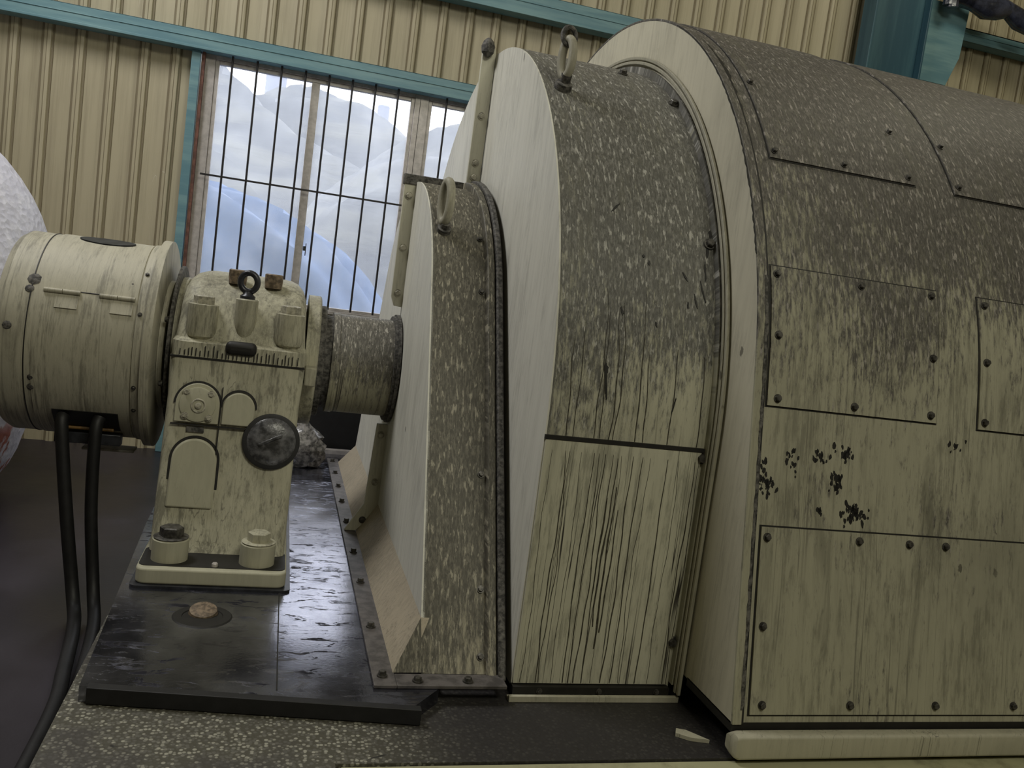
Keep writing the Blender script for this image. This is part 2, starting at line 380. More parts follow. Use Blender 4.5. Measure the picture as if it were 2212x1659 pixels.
struct(MB().b(-7.1, 9.1, -4.1, -4.0, -.6, 7).build('wall_front', 'wall'))
struct(MB().b(9.0, 9.1, -4, 7.4, -.6, 7).build('wall_right', 'wall'))
struct(MB().b(-7.1, 9.1, -4, 7.4, 7.0, 7.1).build('ceiling', 'wall'))
FZ = -.30
struct(MB().b(-7.1, 9.1, -4, 7.4, FZ-.1, FZ).build('floor', 'floor'))
# wall girts (C sections) and posts
def girt(x0, x1, z0, z1, mat='teal'):
    m = MB(); m.b(x0, x1, WY-.16, WY-.152, z0, z1); m.b(x0, x1, WY-.16, WY-.03, z1-.008, z1); m.b(x0, x1, WY-.16, WY-.03, z0, z0+.008)
    m.b(x0, x1, WY-.166, WY-.158, z0+(z1-z0)*.55, z0+(z1-z0)*.60); m.b(x0, x1, WY-.17, WY-.155, z0, z0+.02)
    return m
for i, (x0, x1, z0, z1) in enumerate(((-7, 4.7, 2.83, 2.97), (-7, 9, 3.60, 3.78))):
    struct(girt(x0, x1, z0, z1).build(f'trim_{i+1}', 'teal', bevel=.003))
struct(MB().b(-.86, -.795, WY-.11, WY-.03, -.3, 2.83).build('trim_3', 'teal', bevel=.004))
# column + bracing plate
col = thing('steel_column', 'dark teal steel column rising behind the large motor housing', 'column', (5.1, 7.0, FZ))
m = MB(); m.b(4.80, 4.82, 6.95, 7.14, FZ, 7.0); m.b(5.36, 5.38, 6.95, 7.14, FZ, 7.0); m.b(4.82, 5.36, 7.03, 7.045, FZ, 7.0)
m.build('web_and_flanges', 'tealdark', col, bevel=.004)
MB().prism([(5.38, 3.78), (5.72, 3.78), (5.82, 4.05), (5.84, 4.5), (5.38, 4.5)], (0, 7.02, 0), (1, 0, 0), (0, 0, 1), (0, 1, 0), .012).build('gusset_plate', 'teal', col, bevel=.002)
solo(girt(5.86, 9, 4.26, 4.38), 'wall_rail', 'teal', 'short teal wall rail at top right behind the dark wrapped bundle', 'rail', (5.86, WY, 4.26))
# dark wrapped bundle by the column
m = MB(); path = [(5.5+.12*i, 6.88-.01*i, 4.52-.012*i+.03*math.sin(i*1.7)) for i in range(12)]
m.tube(path, [.09+.02*math.sin(i*2.1) for i in range(12)], 14); m.tube([(5.52, 6.86, 4.40), (5.5, 6.85, 4.6), (5.62, 6.86, 4.9)], .05, 10)
m.tube([(5.50, 6.88, 4.42), (5.48, 6.86, 4.7), (5.52, 6.85, 5.0)], .06, 10)
solo(m, 'wrapped_bundle', 'darkplastic', 'dark blue plastic wrapped bundle slung beside the teal column at top right', 'bundle', (5.4, 6.9, 4.4))

# ---- windows
def window(idx, x0, x1, mull, z0=.98, z1=2.80):
    fr = MB(); d0, d1 = WY-.05, WY+.03; t = .045
    fr.b(x0-.075, x0, d0, d1, z0-.03, z1+.04); fr.b(x1, x1+.05, d0, d1, z0-.03, z1+.04)
    fr.b(x0, x1, d0, d1, z1, z1+.04); fr.b(x0, x1, d0, d1, z0-.03, z0)
    o = struct(fr.build(f'window_{idx}', 'alu', bevel=.003))
    sm = MB(); e = .03
    sm.b(x0, x0+e, d0+.012, d1-.02, z0, z1); sm.b(x1-e, x1, d0+.012, d1-.02, z0, z1); sm.b(x0+e, x1-e, d0+.012, d1-.02, z1-.03, z1); sm.b(x0+e, x1-e, d0+.012, d1-.02, z0, z0+.025)
    for mx in mull: sm.b(mx-.032, mx+.032, d0+.005, d1-.01, z0+.025, z1-.03)
    sm.build('window_sash', 'alu', o, bevel=.003)
    xs = [x0+e]+[q for mx in mull for q in (mx-.032, mx+.032)]+[x1-e]
    for i in range(0, len(xs), 2): MB().b(xs[i], xs[i+1], WY-.008, WY-.004, z0+.025, z1-.03).build('glass_pane', 'glass', o)
    if mull:
        l = MB().b(mull[0]+.034, mull[0]+.052, d0-.014, d0+.02, 1.44, 1.475); l.b(mull[0]+.052, mull[0]+.058, d0-.02, d0+.01, 1.40, 1.50); l.build('window_latch', 'black', o)
    return o
w1 = window(1, -.69, .87, [.075]); MB().b(-.785, -.764, WY-.09, WY-.02, .95, 2.84).build('window_jamb', 'redrust', w1)
w2 = window(2, .985, 2.62, [1.8])
def grille(x0, x1, label, n_start, zb):
    g = thing('window_grille', label, 'window bars', (x0, WY-.13, .98), 'bars over the back windows')
    k = n_start
    while k < x1:
        MB().tube([(k, WY-.12, .99), (k, WY-.12, 2.83)], .0085, 8).build('upright_bar', 'bar', g); k += .183
    MB().b(x0, x1, WY-.127, WY-.113, zb-.007, zb+.007).build('cross_bar', 'bar', g); return g
grille(-.72, .90, 'black steel bars over the left window above the bearing pedestal', -.561, 1.915)
grille(.97, 2.66, 'black steel bars over the narrow window beside the big cover', 1.12, 1.2)

# ---- outside the window
def heap(cx, cy, rx, ry, h, seed, z0=-.6, nx=56, ny=36):
    rnd = random.Random(seed); ph = [(rnd.uniform(1, 6), rnd.uniform(1, 6), rnd.uniform(0, 6), rnd.uniform(.02, .07)) for _ in range(9)]
    vs = []; fs = []
    for i in range(nx+1):
        for j in range(ny+1):
            u, v = i/nx*2-1, j/ny*2-1
            e = max(0, 1-(abs(u)**2.4)-(abs(v)**2.4))**.55
            rp = sum(a*math.sin(fx*u*3+fy*v*3+p_) for fx, fy, p_, a in ph)
            vs.append((cx+u*rx, cy+v*ry, z0+h*e*(1+rp*.8)))
    for i in range(nx):
        for j in range(ny): a = i*(ny+1)+j; fs.append((a, a+ny+1, a+ny+2, a+1))
    fs.append([i*(ny+1) for i in range(nx+1)][::-1]); 
    return MB().add(vs, fs)
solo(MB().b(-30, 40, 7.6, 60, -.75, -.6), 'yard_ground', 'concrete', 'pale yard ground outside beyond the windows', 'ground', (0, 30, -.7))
solo(heap(-.9, 21.0, 7.5, 3.2, 5.35, 3), 'covered_heap', 'net', 'pale grey netted heap on the left outside the barred window', 'heap', (-.9, 21.0, -.6), group='netted heaps in the yard')
solo(heap(3.9, 14.4, 4.6, 2.6, 4.4, 11), 'covered_heap', 'net', 'whitish netted heap sloping down to the right outside the window', 'heap', (3.9, 14.4, -.6), group='netted heaps in the yard')
solo(heap(-2.5, 10.1, 4.2, 1.4, 2.85, 23), 'tarpaulin_heap', 'bluetarp', 'light blue tarpaulin mound closest outside the barred window', 'tarpaulin', (-2.5, 10.1, -.6))
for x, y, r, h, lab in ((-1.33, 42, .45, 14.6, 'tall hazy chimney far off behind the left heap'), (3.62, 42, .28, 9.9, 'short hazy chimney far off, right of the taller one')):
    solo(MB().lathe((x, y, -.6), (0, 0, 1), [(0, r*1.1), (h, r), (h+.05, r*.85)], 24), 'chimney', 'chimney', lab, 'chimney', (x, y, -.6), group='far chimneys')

# ---- plinth, deck plate
CZ = -.05
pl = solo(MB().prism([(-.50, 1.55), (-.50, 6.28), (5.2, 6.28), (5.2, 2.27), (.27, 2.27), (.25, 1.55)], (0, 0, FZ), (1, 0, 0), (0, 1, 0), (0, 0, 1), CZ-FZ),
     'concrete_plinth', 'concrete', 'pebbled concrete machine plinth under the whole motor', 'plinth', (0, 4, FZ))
solo(MB().b(.285, 5.2, 1.85, 2.266, CZ-.07, CZ-.006), 'plinth_edging', 'edgepaint', 'greenish cream painted edging along the front of the plinth', 'edging', (2.5, 2, CZ-.06), bevel=.004)
dp = thing('deck_plate', 'wet oily black steel deck plate under the bearing pedestal', 'steel plate', (0, 4.3, CZ))
MB().prism([(-.46, 2.62), (-.52, 4.3), (-.54, 6.2), (.62, 6.2), (.62, 2.62), (.52, 2.50)], (0, 0, CZ), (1, 0, 0), (0, 1, 0), (0, 0, 1), -CZ-.0).build('plate', 'plate', dp)
fb = MB(); fb.prism([(-.437, 2.60), (.54, 2.47), (.54, 2.50), (-.437, 2.635)], (0, 0, -.047), (1, 0, 0), (0, 1, 0), (0, 0, 1), .050).build('front_angle_bar', 'black', dp, bevel=.002)
MB().b(.08, .115, 2.60, 6.19, -.001, .0015).build('plate_seam', 'gap', dp)
dp.children[-1].data.transform(Matrix.Scale(.12, 4, (1, 0, 0))); dp.children[-1].location.x = .092
MB().b(-.52, .60, 6.2, 6.26, CZ, .03).build('rear_angle_bar', 'alu', dp, bevel=.002)
hl = MB().lathe((-.165, 3.16, 0), (0, 0, 1), [(0, .105), (.004, .10), (.004, .072), (.001, .07)], 32); hl.build('hole_rim', 'gap', dp)
MB().lathe((-.165, 3.19, .003), (0, -.25, 1), [(0, .052), (.014, .048), (.016, .03)], 28).build('hole_plug', 'rust', dp)

# ================================================================ MACHINE
# ---- bearing pedestal
PX0, PX1 = -.445, .125; pc = (PX0+PX1)/2
bp = thing('bearing_pedestal', 'cream cast iron bearing pedestal standing on the oily deck plate', 'bearing pedestal', (pc, YC, 0))
def rrect(x0, x1, y0, y1, r, n=5):
    p = []
    for cx, cy, a in ((x1-r, y1-r, 0), (x0+r, y1-r, 90), (x0+r, y0+r, 180), (x1-r, y0+r, 270)):
        for i in range(n+1): t = math.radians(a+90*i/n); p.append((cx+r*math.cos(t), cy+r*math.sin(t)))
    return p
def slab(mb, pts, z0, z1): return mb.rings([[Vector((x, y, z)) for x, y in pts] for z in (z0, z1)])
slab(MB(), rrect(PX0-.015, PX1+.02, 3.42, 5.18, .03), 0, .010).build('shim_plate', 'darkmetal', bp)
slab(MB(), rrect(PX0, PX1, 3.44, 5.16, .04), .010, .072).build('base_flange', 'padpaint', bp, bevel=.008, seg=3)
def body_ring(z, yf, grow=0): return [Vector((x, y, z)) for x, y in rrect(PX0+.018-grow, PX1-.012+grow, yf, 2*YC-yf, .035)]
MB().rings([body_ring(.065, 3.64), body_ring(.12, 3.67), body_ring(.45, 3.74), body_ring(.70, 3.79), body_ring(.80, 3.81, .006), body_ring(.866, 3.815, .008)]).build('lower_body', 'pedestal', bp)
# cap : rounded box whose section across the shaft is an arch
def cap_ring(z, yf, gx): return [Vector((x, y, z)) for x, y in rrect(PX0+.010+gx, PX1-.004-gx, yf, 2*YC-yf, .07-.0*gx, 8)]
cp = [(.868, 3.82, 0), (.93, 3.825, 0.0), (.945, 3.87, .006), (1.02, 3.90, .012), (1.09, 3.935, .014), (1.15, 3.985, .020), (1.19, 4.05, .034), (1.215, 4.11, .058), (1.228, 4.17, .090), (1.232, 4.22, .12)]
MB().rings([cap_ring(*q) for q in cp]).build('bearing_cap', 'pedestal', bp)
MB().b(PX0+.012, PX1-.006, 3.812, 3.83, .862, .870).build('cap_joint', 'gap', bp)
# cap bolt bosses and bolts
for x in (-.325, .038):
    MB().lathe((x, 3.90, .955), (0, 0, 1), [(-.02, .035), (0, .058), (.02, .064), (.135, .062), (.137, .054)], 28).build('cap_bolt_boss', 'pedestal', bp)
    MB().lathe((x, 3.90, 1.090), (0, 0, 1), [(0, .043), (.034, .043), (.038, .036)], 6, ph=.3).build('cap_bolt', 'paintbolt', bp)
# front lug under eyebolt
MB().lathe((-.150, 3.905, .985), (0, 0, 1), [(-.05, .01), (0, .035), (.05, .046), (.145, .048), (.150, .042)], 24).build('eyebolt_boss', 'pedestal', bp)
for i, (x, y, z, s) in enumerate(((-.150, 3.905, 1.135, 1.0), (-.128, 4.7, 1.10, 1.0))):
    m = MB().torus((x, y, z+.072*s), (.15, 1, 0), .036*s, .0135*s, 30, 1.12); m.lathe((x, y, z), (0, 0, 1), [(0, .032*s), (.012, .032*s), (.020, .022*s), (.032, .016*s)], 24)
    m.build('eyebolt', 'darkmetal', bp)
MB().b(-.215, -.088, 3.80, 3.86, .895, .952).build('cap_pocket', 'gap', bp, bevel=.022, seg=4)
for x in (-.205, -.050):
    m = MB().lathe((x, 4.05, 1.19), (0, 0, 1), [(0, .037), (.030, .040), (.060, .040), (.064, .035)], 30); m.build('oil_filler_cap', 'rust', bp)
# small vertical ribs of old sealant below the cap edge
m = MB()
for i in range(30):
    x = PX0+.05+i*.0165+random.uniform(-.004, .004); m.b(x, x+.0035, 3.8135, 3.8185, .875, .875+random.uniform(.02, .05))
m.build('sealant_runs', 'gap', bp)
# side seal flanges (left and right of pedestal)
def half_ring(mb, x0, x1, R, ri): return mb.lathe((x0, YC, ZC), (1, 0, 0), [(0, R), (x1-x0, R), (x1-x0, ri), (0, ri), (0, R)], 56, False)
half_ring(MB(), PX0-.026, PX0+.02, .325, .112).build('left_seal_flange', 'pedestal', bp, bevel=.006)
half_ring(MB(), PX0-.020, PX0-.006, .375, .112).build('left_seal_plate', 'gunk', bp, bevel=.005)
half_ring(MB(), PX1-.005, PX1+.055, .315, .1).build('right_seal_flange', 'pedestal', bp, bevel=.01)
half_ring(MB(), PX1+.055, PX1+.085, .27, .1).build('right_seal_collar', 'gunk', bp, bevel=.005)
MB().b(PX1+.0, PX1+.05, YC-.40, YC-.28, .78, .865).build('split_lug', 'trim', bp, bevel=.006)
for y, z in ((YC-.31, 1.0), (YC-.33, .72)): bolt(bp, (PX0-.028, y, z), (-1, 0, 0), .012, .01)
# fitted covers on the front face (face leans: y = f(z))
def fy(z): return 3.68+(z-.12)*(.11/.60)
def facepl(poly, t, zoff=0): # plate lying on front face
    o = [Vector((x, fy(z)-.001+zoff, z)) for x, z in poly]; o2 = [p+Vector((0, -t, 0)) for p in o]; return MB().rings([o, o2])
def arc(cx, cz, r, a0, a1, n=20): return [(cx+r*math.cos(math.radians(a0+(a1-a0)*i/n)), cz+r*math.sin(math.radians(a0+(a1-a0)*i/n))) for i in range(n+1)]
g1 = facepl(arc(-.300, .675, .088, 0, 180)+[(-.388, .60), (-.212, .60)], .012).build('gauge_pad', 'padpaint', bp, bevel=.003)
gc = MB().lathe((-.300, fy(.675)-.010, .675), (0, -1, .15), [(0, .073), (.012, .072), (.014, .066)], 36).build('gauge_cover', 'padpaint', bp)
g = MB().torus((-.296, fy(.675)-.026, .672), (0, -1, .15), .027, .004); g.lathe((-.296, fy(.675)-.022, .672), (0, -1, .15), [(0, .014), (.010, .013), (.012, .008)], 20)
g.build('centre_screw', 'paintbolt', gc)
for dx, dz in ((-.048, .05), (.05, .048), (-.046, -.046), (.05, -.05)): bolt(gc, (-.300+dx, fy(.675+dz)-.023, .675+dz), (0, -1, .15), .011, .006, 'paintbolt', 'screw')
facepl(arc(-.135, .672, .066, 0, 180)+[(-.201, .60), (-.069, .60)], .010).build('blind_pad', 'padpaint', bp, bevel=.006)
facepl([(-.40, .588), (-.10, .588), (-.10, .593), (-.40, .593)], .0135).build('pad_joint', 'gap', bp)
facepl([(-.209, .44), (-.205, .44), (-.205, .755), (-.209, .755)], .0135).build('vertical_joint', 'gap', bp)
facepl([(-.335, .560), (-.265, .560), (-.265, .582), (-.335, .582)], .006).build('maker_plate', 'gunk', bp)
sd = Vector((.012, fy(.54)-.0, .545))
MB().lathe(sd, (0.05, -1, .18), [(-.02, .122), (.012, .119), (.014, .108)], 40).build('sight_glass_rim', 'black', bp)
m = MB().lathe(sd, (0.05, -1, .18), [(.008, .106), (.018, .098), (.028, .072), (.034, .035), (.035, .003)], 40); m.build('sight_glass', 'dialglass', bp)
MB().box(sd+Vector((-.005, -.034, .012)), (.11, .01, .014), Matrix.Rotation(-.5, 3, 'Y')).build('glass_rib', 'dialglass', bp, bevel=.004)
for cx, r in ((-.300, .088), (-.135, .066)):
    a_, b_ = arc(cx, .675, r+.009, 0, 180), arc(cx, .675, r+.001, 180, 0)
    facepl(a_+b_, .004).build('pad_groove', 'gap', bp)
# rounded oil pocket
po = arc(-.290, .445, .090, 0, 180)+[(-.385, .25), (-.20, .25)]
facepl(po, .016).build('oil_pocket', 'padpaint', bp, bevel=.008, seg=3)
pr = arc(-.290, .445, .101, 0, 180); pin = arc(-.290, .445, .091, 180, 0)
facepl([(-.1885, .32)]+pr+[(-.3915, .36), (-.381, .36)]+pin+[(-.199, .32)], .003).build('pocket_groove', 'gap', bp)
# foot bolts
for i, (x, y) in enumerate(((-.335, 3.565), (.004, 3.555))):
    MB().lathe((x, y, .07), (0, 0, 1), [(0, .076), (.004, .070), (.088, .070), (.092, .066)], 32).build('foot_boss', 'padpaint', bp)
    fbm = MB().lathe((x, y, .16), (0, 0, 1), [(0, .060), (.007, .068), (.010, .060)], 32); fbm.lathe((x, y, .17), (0, 0, 1), [(0, .046), (.034, .046), (.038, .040)], 6, ph=.25)
    fo = fbm.build('foot_bolt', 'pedestal' if i else 'bolt', bp); fo['label'] = 'cream painted foot bolt' if i else 'dark oily foot bolt'
MB().lathe((-.155, 3.49, .07), (0, 0, 1), [(0, .012), (.016, .012), (.02, .009)], 16).build('drain_plug', 'alu', bp)
slab(MB(), rrect(PX0+.006, PX1-.006, 3.475, 3.70, .03), .0715, .0745).build('oil_puddle', 'gap', bp)

# ---- slip ring housing (left drum)
SX0, SX1, SR = -1.13, -.585, .445
sh = thing('slip_ring_housing', 'cream drum shaped slip ring cover at the left end of the shaft', 'machine cover', (-.85, YC, ZC))
m = MB(); n_ = 96; rings = []
a0, a1 = math.radians(222), math.radians(248)   # opening facing down to the front is cut as a pocket box below
m.lathe((SX0, YC, ZC), (1, 0, 0), [(0, .30), (.0, SR-.05), (.012, SR-.018), (.04, SR), (SX1-SX0, SR)], 96); m.build('shell', 'drumL', sh)
MB().lathe((SX0+.135, YC, ZC), (1, 0, 0), [(0, SR), (0, SR+.0025), (.004, SR+.0025), (.004, SR)], 96, False).build('sheet_joint', 'gap', sh)
MB().lathe((SX0+.165, YC, ZC), (1, 0, 0), [(0, SR-.002), (0, SR+.004), (.375, SR+.004), (.375, SR-.002)], 96, False).build('centre_wrap', 'drumL', sh)
MB().lathe((SX1-.002, YC, ZC), (1, 0, 0), [(0, SR+.001), (.004, SR+.008), (.035, SR+.012), (.040, SR+.035), (.075, SR+.035), (.078, SR+.028), (.078, .12)], 96).build('end_rim', 'drumL', sh)
MB().lathe((SX1+.078, YC, ZC), (1, 0, 0), [(0, .30), (.022, .30), (.026, .12)], 64).build('inner_flange', 'drumL', sh)
def cylp(x, ang, R): a = math.radians(ang); return Vector((x, YC+R*math.cos(a), ZC+R*math.sin(a)))
for x0 in (-.945, -.735):
    a = 152
    m = MB().tube([cylp(x0, a, SR+.008), cylp(x0+.068, a, SR+.008)], .010, 12); m.tube([cylp(x0+.071, a, SR+.008), cylp(x0+.137, a, SR+.008)], .010, 12)
    h = m.build('hinge', 'drumL', sh)
    m = MB(); q = cylp(x0+.09, a+6, SR+.005); m.box(q, (.085, .006, .05), Matrix.Rotation(math.radians(-28), 3, 'X')); m.build('hinge_leaf', 'drumL', h)
MB().tube([cylp(-.94, 151, SR+.003), cylp(-.60, 151, SR+.003)], .003, 6).build('hinge_line', 'gap', sh)
# handle recess on top
m = MB(); pts = [(x, y) for x, y in [(.115*math.cos(t), .05*math.sin(t)) for t in [2*pi*k/28 for k in range(28)]]]
m.rings([[Vector((-.775+x, YC-.10+y, ZC+math.sqrt(SR**2-(.10-y)**2)+h)) for x, y in pts] for h in (-.004, .010)]); m.build('top_port_lid', 'darkmetal', sh)
# brush opening
m = MB(); a = 228
for k in range(2): pass
op = MB(); rr = []
for x in (-.895, -.635): rr.append([cylp(x, q, R) for q, R in ((220, SR+.007), (226, SR+.007), (232, SR+.007), (238, SR+.007), (238, SR-.03), (220, SR-.03))])
op.rings(rr).build('brush_opening', 'gap', sh)
MB().tube([cylp(-.85, 236, SR+.012), cylp(-.66, 236, SR+.012)], .008, 8).build('brush_holder', 'yellowcable', sh)
MB().box(cylp(-.765, 243, SR+.035), (.27, .05, .05)).build('brush_box', 'darkmetal', sh, bevel=.004)
MB().box(cylp(-.70, 262, SR+.06), (.22, .10, .012)).build('drip_tray', 'palecard', sh, bevel=.003)
for q in (135, 160, 200, 215): bolt(sh, cylp(SX1+.015, q, SR+.010), cylp(0, q, 1)-Vector((0, YC, ZC)), .007, .005)
# dark spatters and drips as dirt lumps on the drum
for x, q, l in ((-1.06, 173, .02), (-.965, 200, .016), (-.965, 206, .02), (-.99, 146, .03), (-1.0, 152, .02), (-.62, 142, .008)):
    c = cylp(x, q, SR+.0045); MB().lathe(c-(c-Vector((x, YC, ZC))).normalized()*.004, c-Vector((x, YC, ZC)), [(0, l*.9), (.004, l*.5)], 9).build('grease_spot', 'gunk', sh)

# shaft through everything
solo(MB().lathe((-1.1, YC, ZC), (1, 0, 0), [(0, .11), (1.35, .11)], 40), 'rotor_shaft', 'darkmetal', 'dark steel shaft visible between the drum cover and the pedestal', 'shaft', (0, YC, ZC))

# ---- shaft cover
sc_ = thing('shaft_cover', 'dirty cylindrical shaft cover between the pedestal and the small cover', 'machine cover', (.40, YC, ZC))
MB().lathe((.245, YC, ZC), (1, 0, 0), [(0, .245), (.03, .247), (.035, .242), (.29, .242)], 64).build('shell', 'shaft', sc_)
MB().lathe((.212, YC, ZC), (1, 0, 0), [(0, .13), (0, .228), (.034, .228), (.034, .13)], 56).build('left_collar', 'gunk', sc_)
MB().lathe((.535, YC, ZC), (1, 0, 0), [(0, .25), (.0, .262), (.014, .262), (.014, .272), (.030, .272), (.030, .25)], 56).build('right_collar', 'gunk', sc_)

# ---- small cover (drum 1)
X1, X1b = .57, .80
c1 = thing('small_end_cover', 'narrow arched end cover with mottled band, standing nearest the shaft', 'machine cover', (.72, YC, 0))
P1.band(MB(), X1+.006, X1b+.01, 0.0).build('band', 'band1', c1)
# end plate with skirt (flares left below the crease)
o = P1.outline(zb=.16); fl = [Vector((X1, y, z)) for y, z in o]; fr = [Vector((X1+.012, y, z)) for y, z in o]
MB().rings([fl, fr]).build('end_plate', 'face', c1)
hw0, hw1 = P1.half(.16), P1.half(0)
MB().add([(X1, YC-hw0, .16), (X1, YC+hw0, .16), (.475, YC+hw1+.02, .012), (.475, YC-hw1-.02, .012), (X1+.03, YC-hw0, .16), (X1+.03, YC+hw0, .16), (.53, YC+hw1, .008), (.53, YC-hw1, .008)],
         [(0, 1, 2, 3), (4, 7, 6, 5), (0, 3, 7, 4), (1, 5, 6, 2), (0, 4, 5, 1), (3, 2, 6, 7)]).build('skirt_panel', 'skirt', c1)
# front skirt closing piece
MB().add([(X1, P1.yf(.16), .16), (.475, P1.yf(0)-.02, .012), (X1+.02, P1.yf(0), .004), (X1+.02, P1.yf(.16)+.0, .16), (.60, P1.yf(0)+.03, .004)], [(0, 1, 2, 3), (0, 3, 4), (1, 4, 2), (0, 4, 1), (2, 4, 3)]).build('skirt_corner', 'band1', c1)
# base strip with bolts
bs = MB(); bs.b(.405, .48, 2.615, 6.0, 0, .012); bs.b(.48, .85, 2.615, 2.70, 0, .012); bsn = bs.build('base_strip', 'darkmetal', c1, bevel=.002)
bsn.data.materials.clear(); bsn.data.materials.append(simple('grey_base_strip', (.11, .10, .095), .5, .1, .4))
for y in (2.68, 3.08, 3.55, 3.95, 4.45, 4.85, 5.2, 5.55, 5.9): bolt(c1, (.437, y, .014), (0, 0, 1), .013, .014)
for x in (.55, .72): bolt(c1, (x, 2.645, .014), (0, 0, 1), .013, .012)
# split flanges
fu = MB().prism([(.512, 1.785), (.512, 1.22), (.53, 1.175), (.566, 1.172), (.578, 1.2), (.578, 1.785)], (0, YC-.012, 0), (1, 0, 0), (0, 0, 1), (0, 1, 0), .024); fu.build('upper_split_flange', 'flange', c1, bevel=.002)
MB().b(.505, .86, YC-.02, YC+.02, 1.775, 1.825).build('top_split_flange', 'gunk', c1, bevel=.004)
MB().prism([(.518, .575), (.578, .575), (.58, .13), (.47, .015), (.415, .015), (.500, .16)], (0, YC-.012, 0), (1, 0, 0), (0, 0, 1), (0, 1, 0), .024).build('lower_split_flange', 'flange', c1, bevel=.002)
for x, z in ((.538, 1.72), (.540, 1.465), (.541, 1.24), (.541, .52), (.541, .275)): bolt(c1, (x, YC-.014, z), (0, -1, 0), .014, .008, 'paintbolt')
bolt(c1, (.50, YC-.014, .075), (0, -1, 0), .013, .008)
# seal ring at the right
rg = MB(); ring_solid(rg, P1.off(.035), P1.off(-.02), X1b, X1b+.032, 0.0); rg.build('outer_ring', 'band1', c1, bevel=.005)
rg = MB(); ring_solid(rg, P1.off(.048), P1.off(-.02), X1b+.036, X1b+.062, 0.0); rg.build('outer_ring', 'gunk', c1, bevel=.006)
for z in (1.52, 1.30, .62, .25, .05): bolt(c1, P1.at(X1b-.018, z, .002), P1.nrm(z), .010, .008)
# lifting eye
def lift_eye(parent, x, P, z, s, lean):
    base = P.at(x, z); nn = P.nrm(z)
    st = MB().lathe(base-nn*.01, nn, [(0, .030*s), (.03*s, .030*s), (.032*s, .020*s), (.055*s, .020*s)], 20); st.build('lifting_eye_base', 'gunk', parent)
    m = MB(); c = base+nn*.03*s+Vector((-.008, 0, .10*s))
    m.tube([c+Vector((.012*math.sin(t), -.036*s*math.sin(t), .085*s*math.cos(t))) for t in [2*pi*i/28 for i in range(28)]], .019*s, 12, True); m.build('lifting_eye', 'trim', parent)
lift_eye(c1, .625, P1, 1.535, 1.0, 0)

# ---- large cover (drum 2)
X2, X2b = .885, 1.47
c2 = thing('large_end_cover', 'broad arched end cover between the narrow cover and the motor housing', 'machine cover', (1.2, YC, 0))
P2.band(MB(), X2+.006, X2b+.01, -.02).build('band', 'band2', c2)
o = P2.outline(); MB().rings([[Vector((X2, y, z)) for y, z in o], [Vector((X2+.012, y, z)) for y, z in o]]).build('end_plate', 'face', c2)
m = MB(); P2.patch(m, X2+.004, X2b-.004, -.008, .845, 0, .010); m.build('lower_panel', 'panel2', c2)
m = MB(); P2.patch(m, X2+.0, X2b+.005, .846, .860, 0, .012); m.build('panel_joint', 'gap', c2)
fl = MB().prism([(.815, 2.505), (.862, 2.515), (.882, 2.48), (.882, 1.80), (.815, 1.80)], (0, YC-.012, 0), (1, 0, 0), (0, 0, 1), (0, 1, 0), .024); fl.build('upper_split_flange', 'flange', c2, bevel=.002)
for z in (2.16, 1.93, 1.86): bolt(c2, (.848, YC-.014, z), (0, -1, 0), .014, .007, 'paintbolt')
MB().lathe((.835, YC-.03, 2.44), (0, 0, 1), [(0, .01), (.02, .03), (.05, .034), (.075, .025), (.09, .01)], 12).build('weld_lump', 'gunk', c2)
MB().b(.89, X2b, YC-.012, YC+.012, 2.45, 2.475).build('top_split_flange', 'trim', c2)
# right-hand frame : thin lip ring and bottom rail
rg = MB(); ring_solid(rg, P2.off(.030), P2.off(-.02), X2b+.008, X2b+.016, 0.0); rg.build('frame_web', 'band2', c2)
rg = MB(); ring_solid(rg, P2.off(.055), P2.off(.040), X2b+.010, X2b+.022, -.02); rg.build('frame_lip', 'trim', c2, bevel=.003)
rg = MB(); ring_solid(rg, P2.off(.075), P2.off(.060), X2b+.012, X2b+.024, -.02); rg.build('frame_lip', 'trim', c2, bevel=.003)
rl = MB(); rl.b(X2-.02, X2b+.024, 2.625, 2.64, CZ, -.028); rl.b(X2-.02, X2b+.024, 2.64, 2.66, CZ, -.038)
rl.build('bottom_rail', 'trim', c2, bevel=.002)
MB().b(X2, X2b, 2.66, 2.70, -.046, -.012).build('bottom_gap_shade', 'gap', c2)  # dark strip stands in for the shade of the gap under the panel
for x in (.98, 1.20, 1.42): bolt(c2, (x, 2.660, -.026), (0, -1, 0), .008, .008)
for x, z in ((1.32, 2.32), (X2b-.008, 2.17), (X2b-.008, 1.58), (X2b, .825), (X2b-.005, .15)): bolt(c2, P2.at(x, z, .004), P2.nrm(z), .016, .014)
rnd = random.Random(12)
def smear(P, parent, x, z, l, wd, tilt):
    b0 = P.at(x, z); nn = P.nrm(z); up = (Vector((1, 0, 0)).cross(nn)); up = up if up.z > 0 else -up; sd_ = Vector((1, 0, 0))
    d = (up+sd_*tilt).normalized(); e = (sd_-up*tilt).normalized(); pts = []
    for i in range(14):
        t = 2*pi*i/14; k = rnd.uniform(.55, 1.1); pts.append(b0+d*math.cos(t)*l*k+e*math.sin(t)*wd*k)
    MB().rings([pts, [p+nn*.0022 for p in pts]]).build('grease_smear', 'gap', parent)
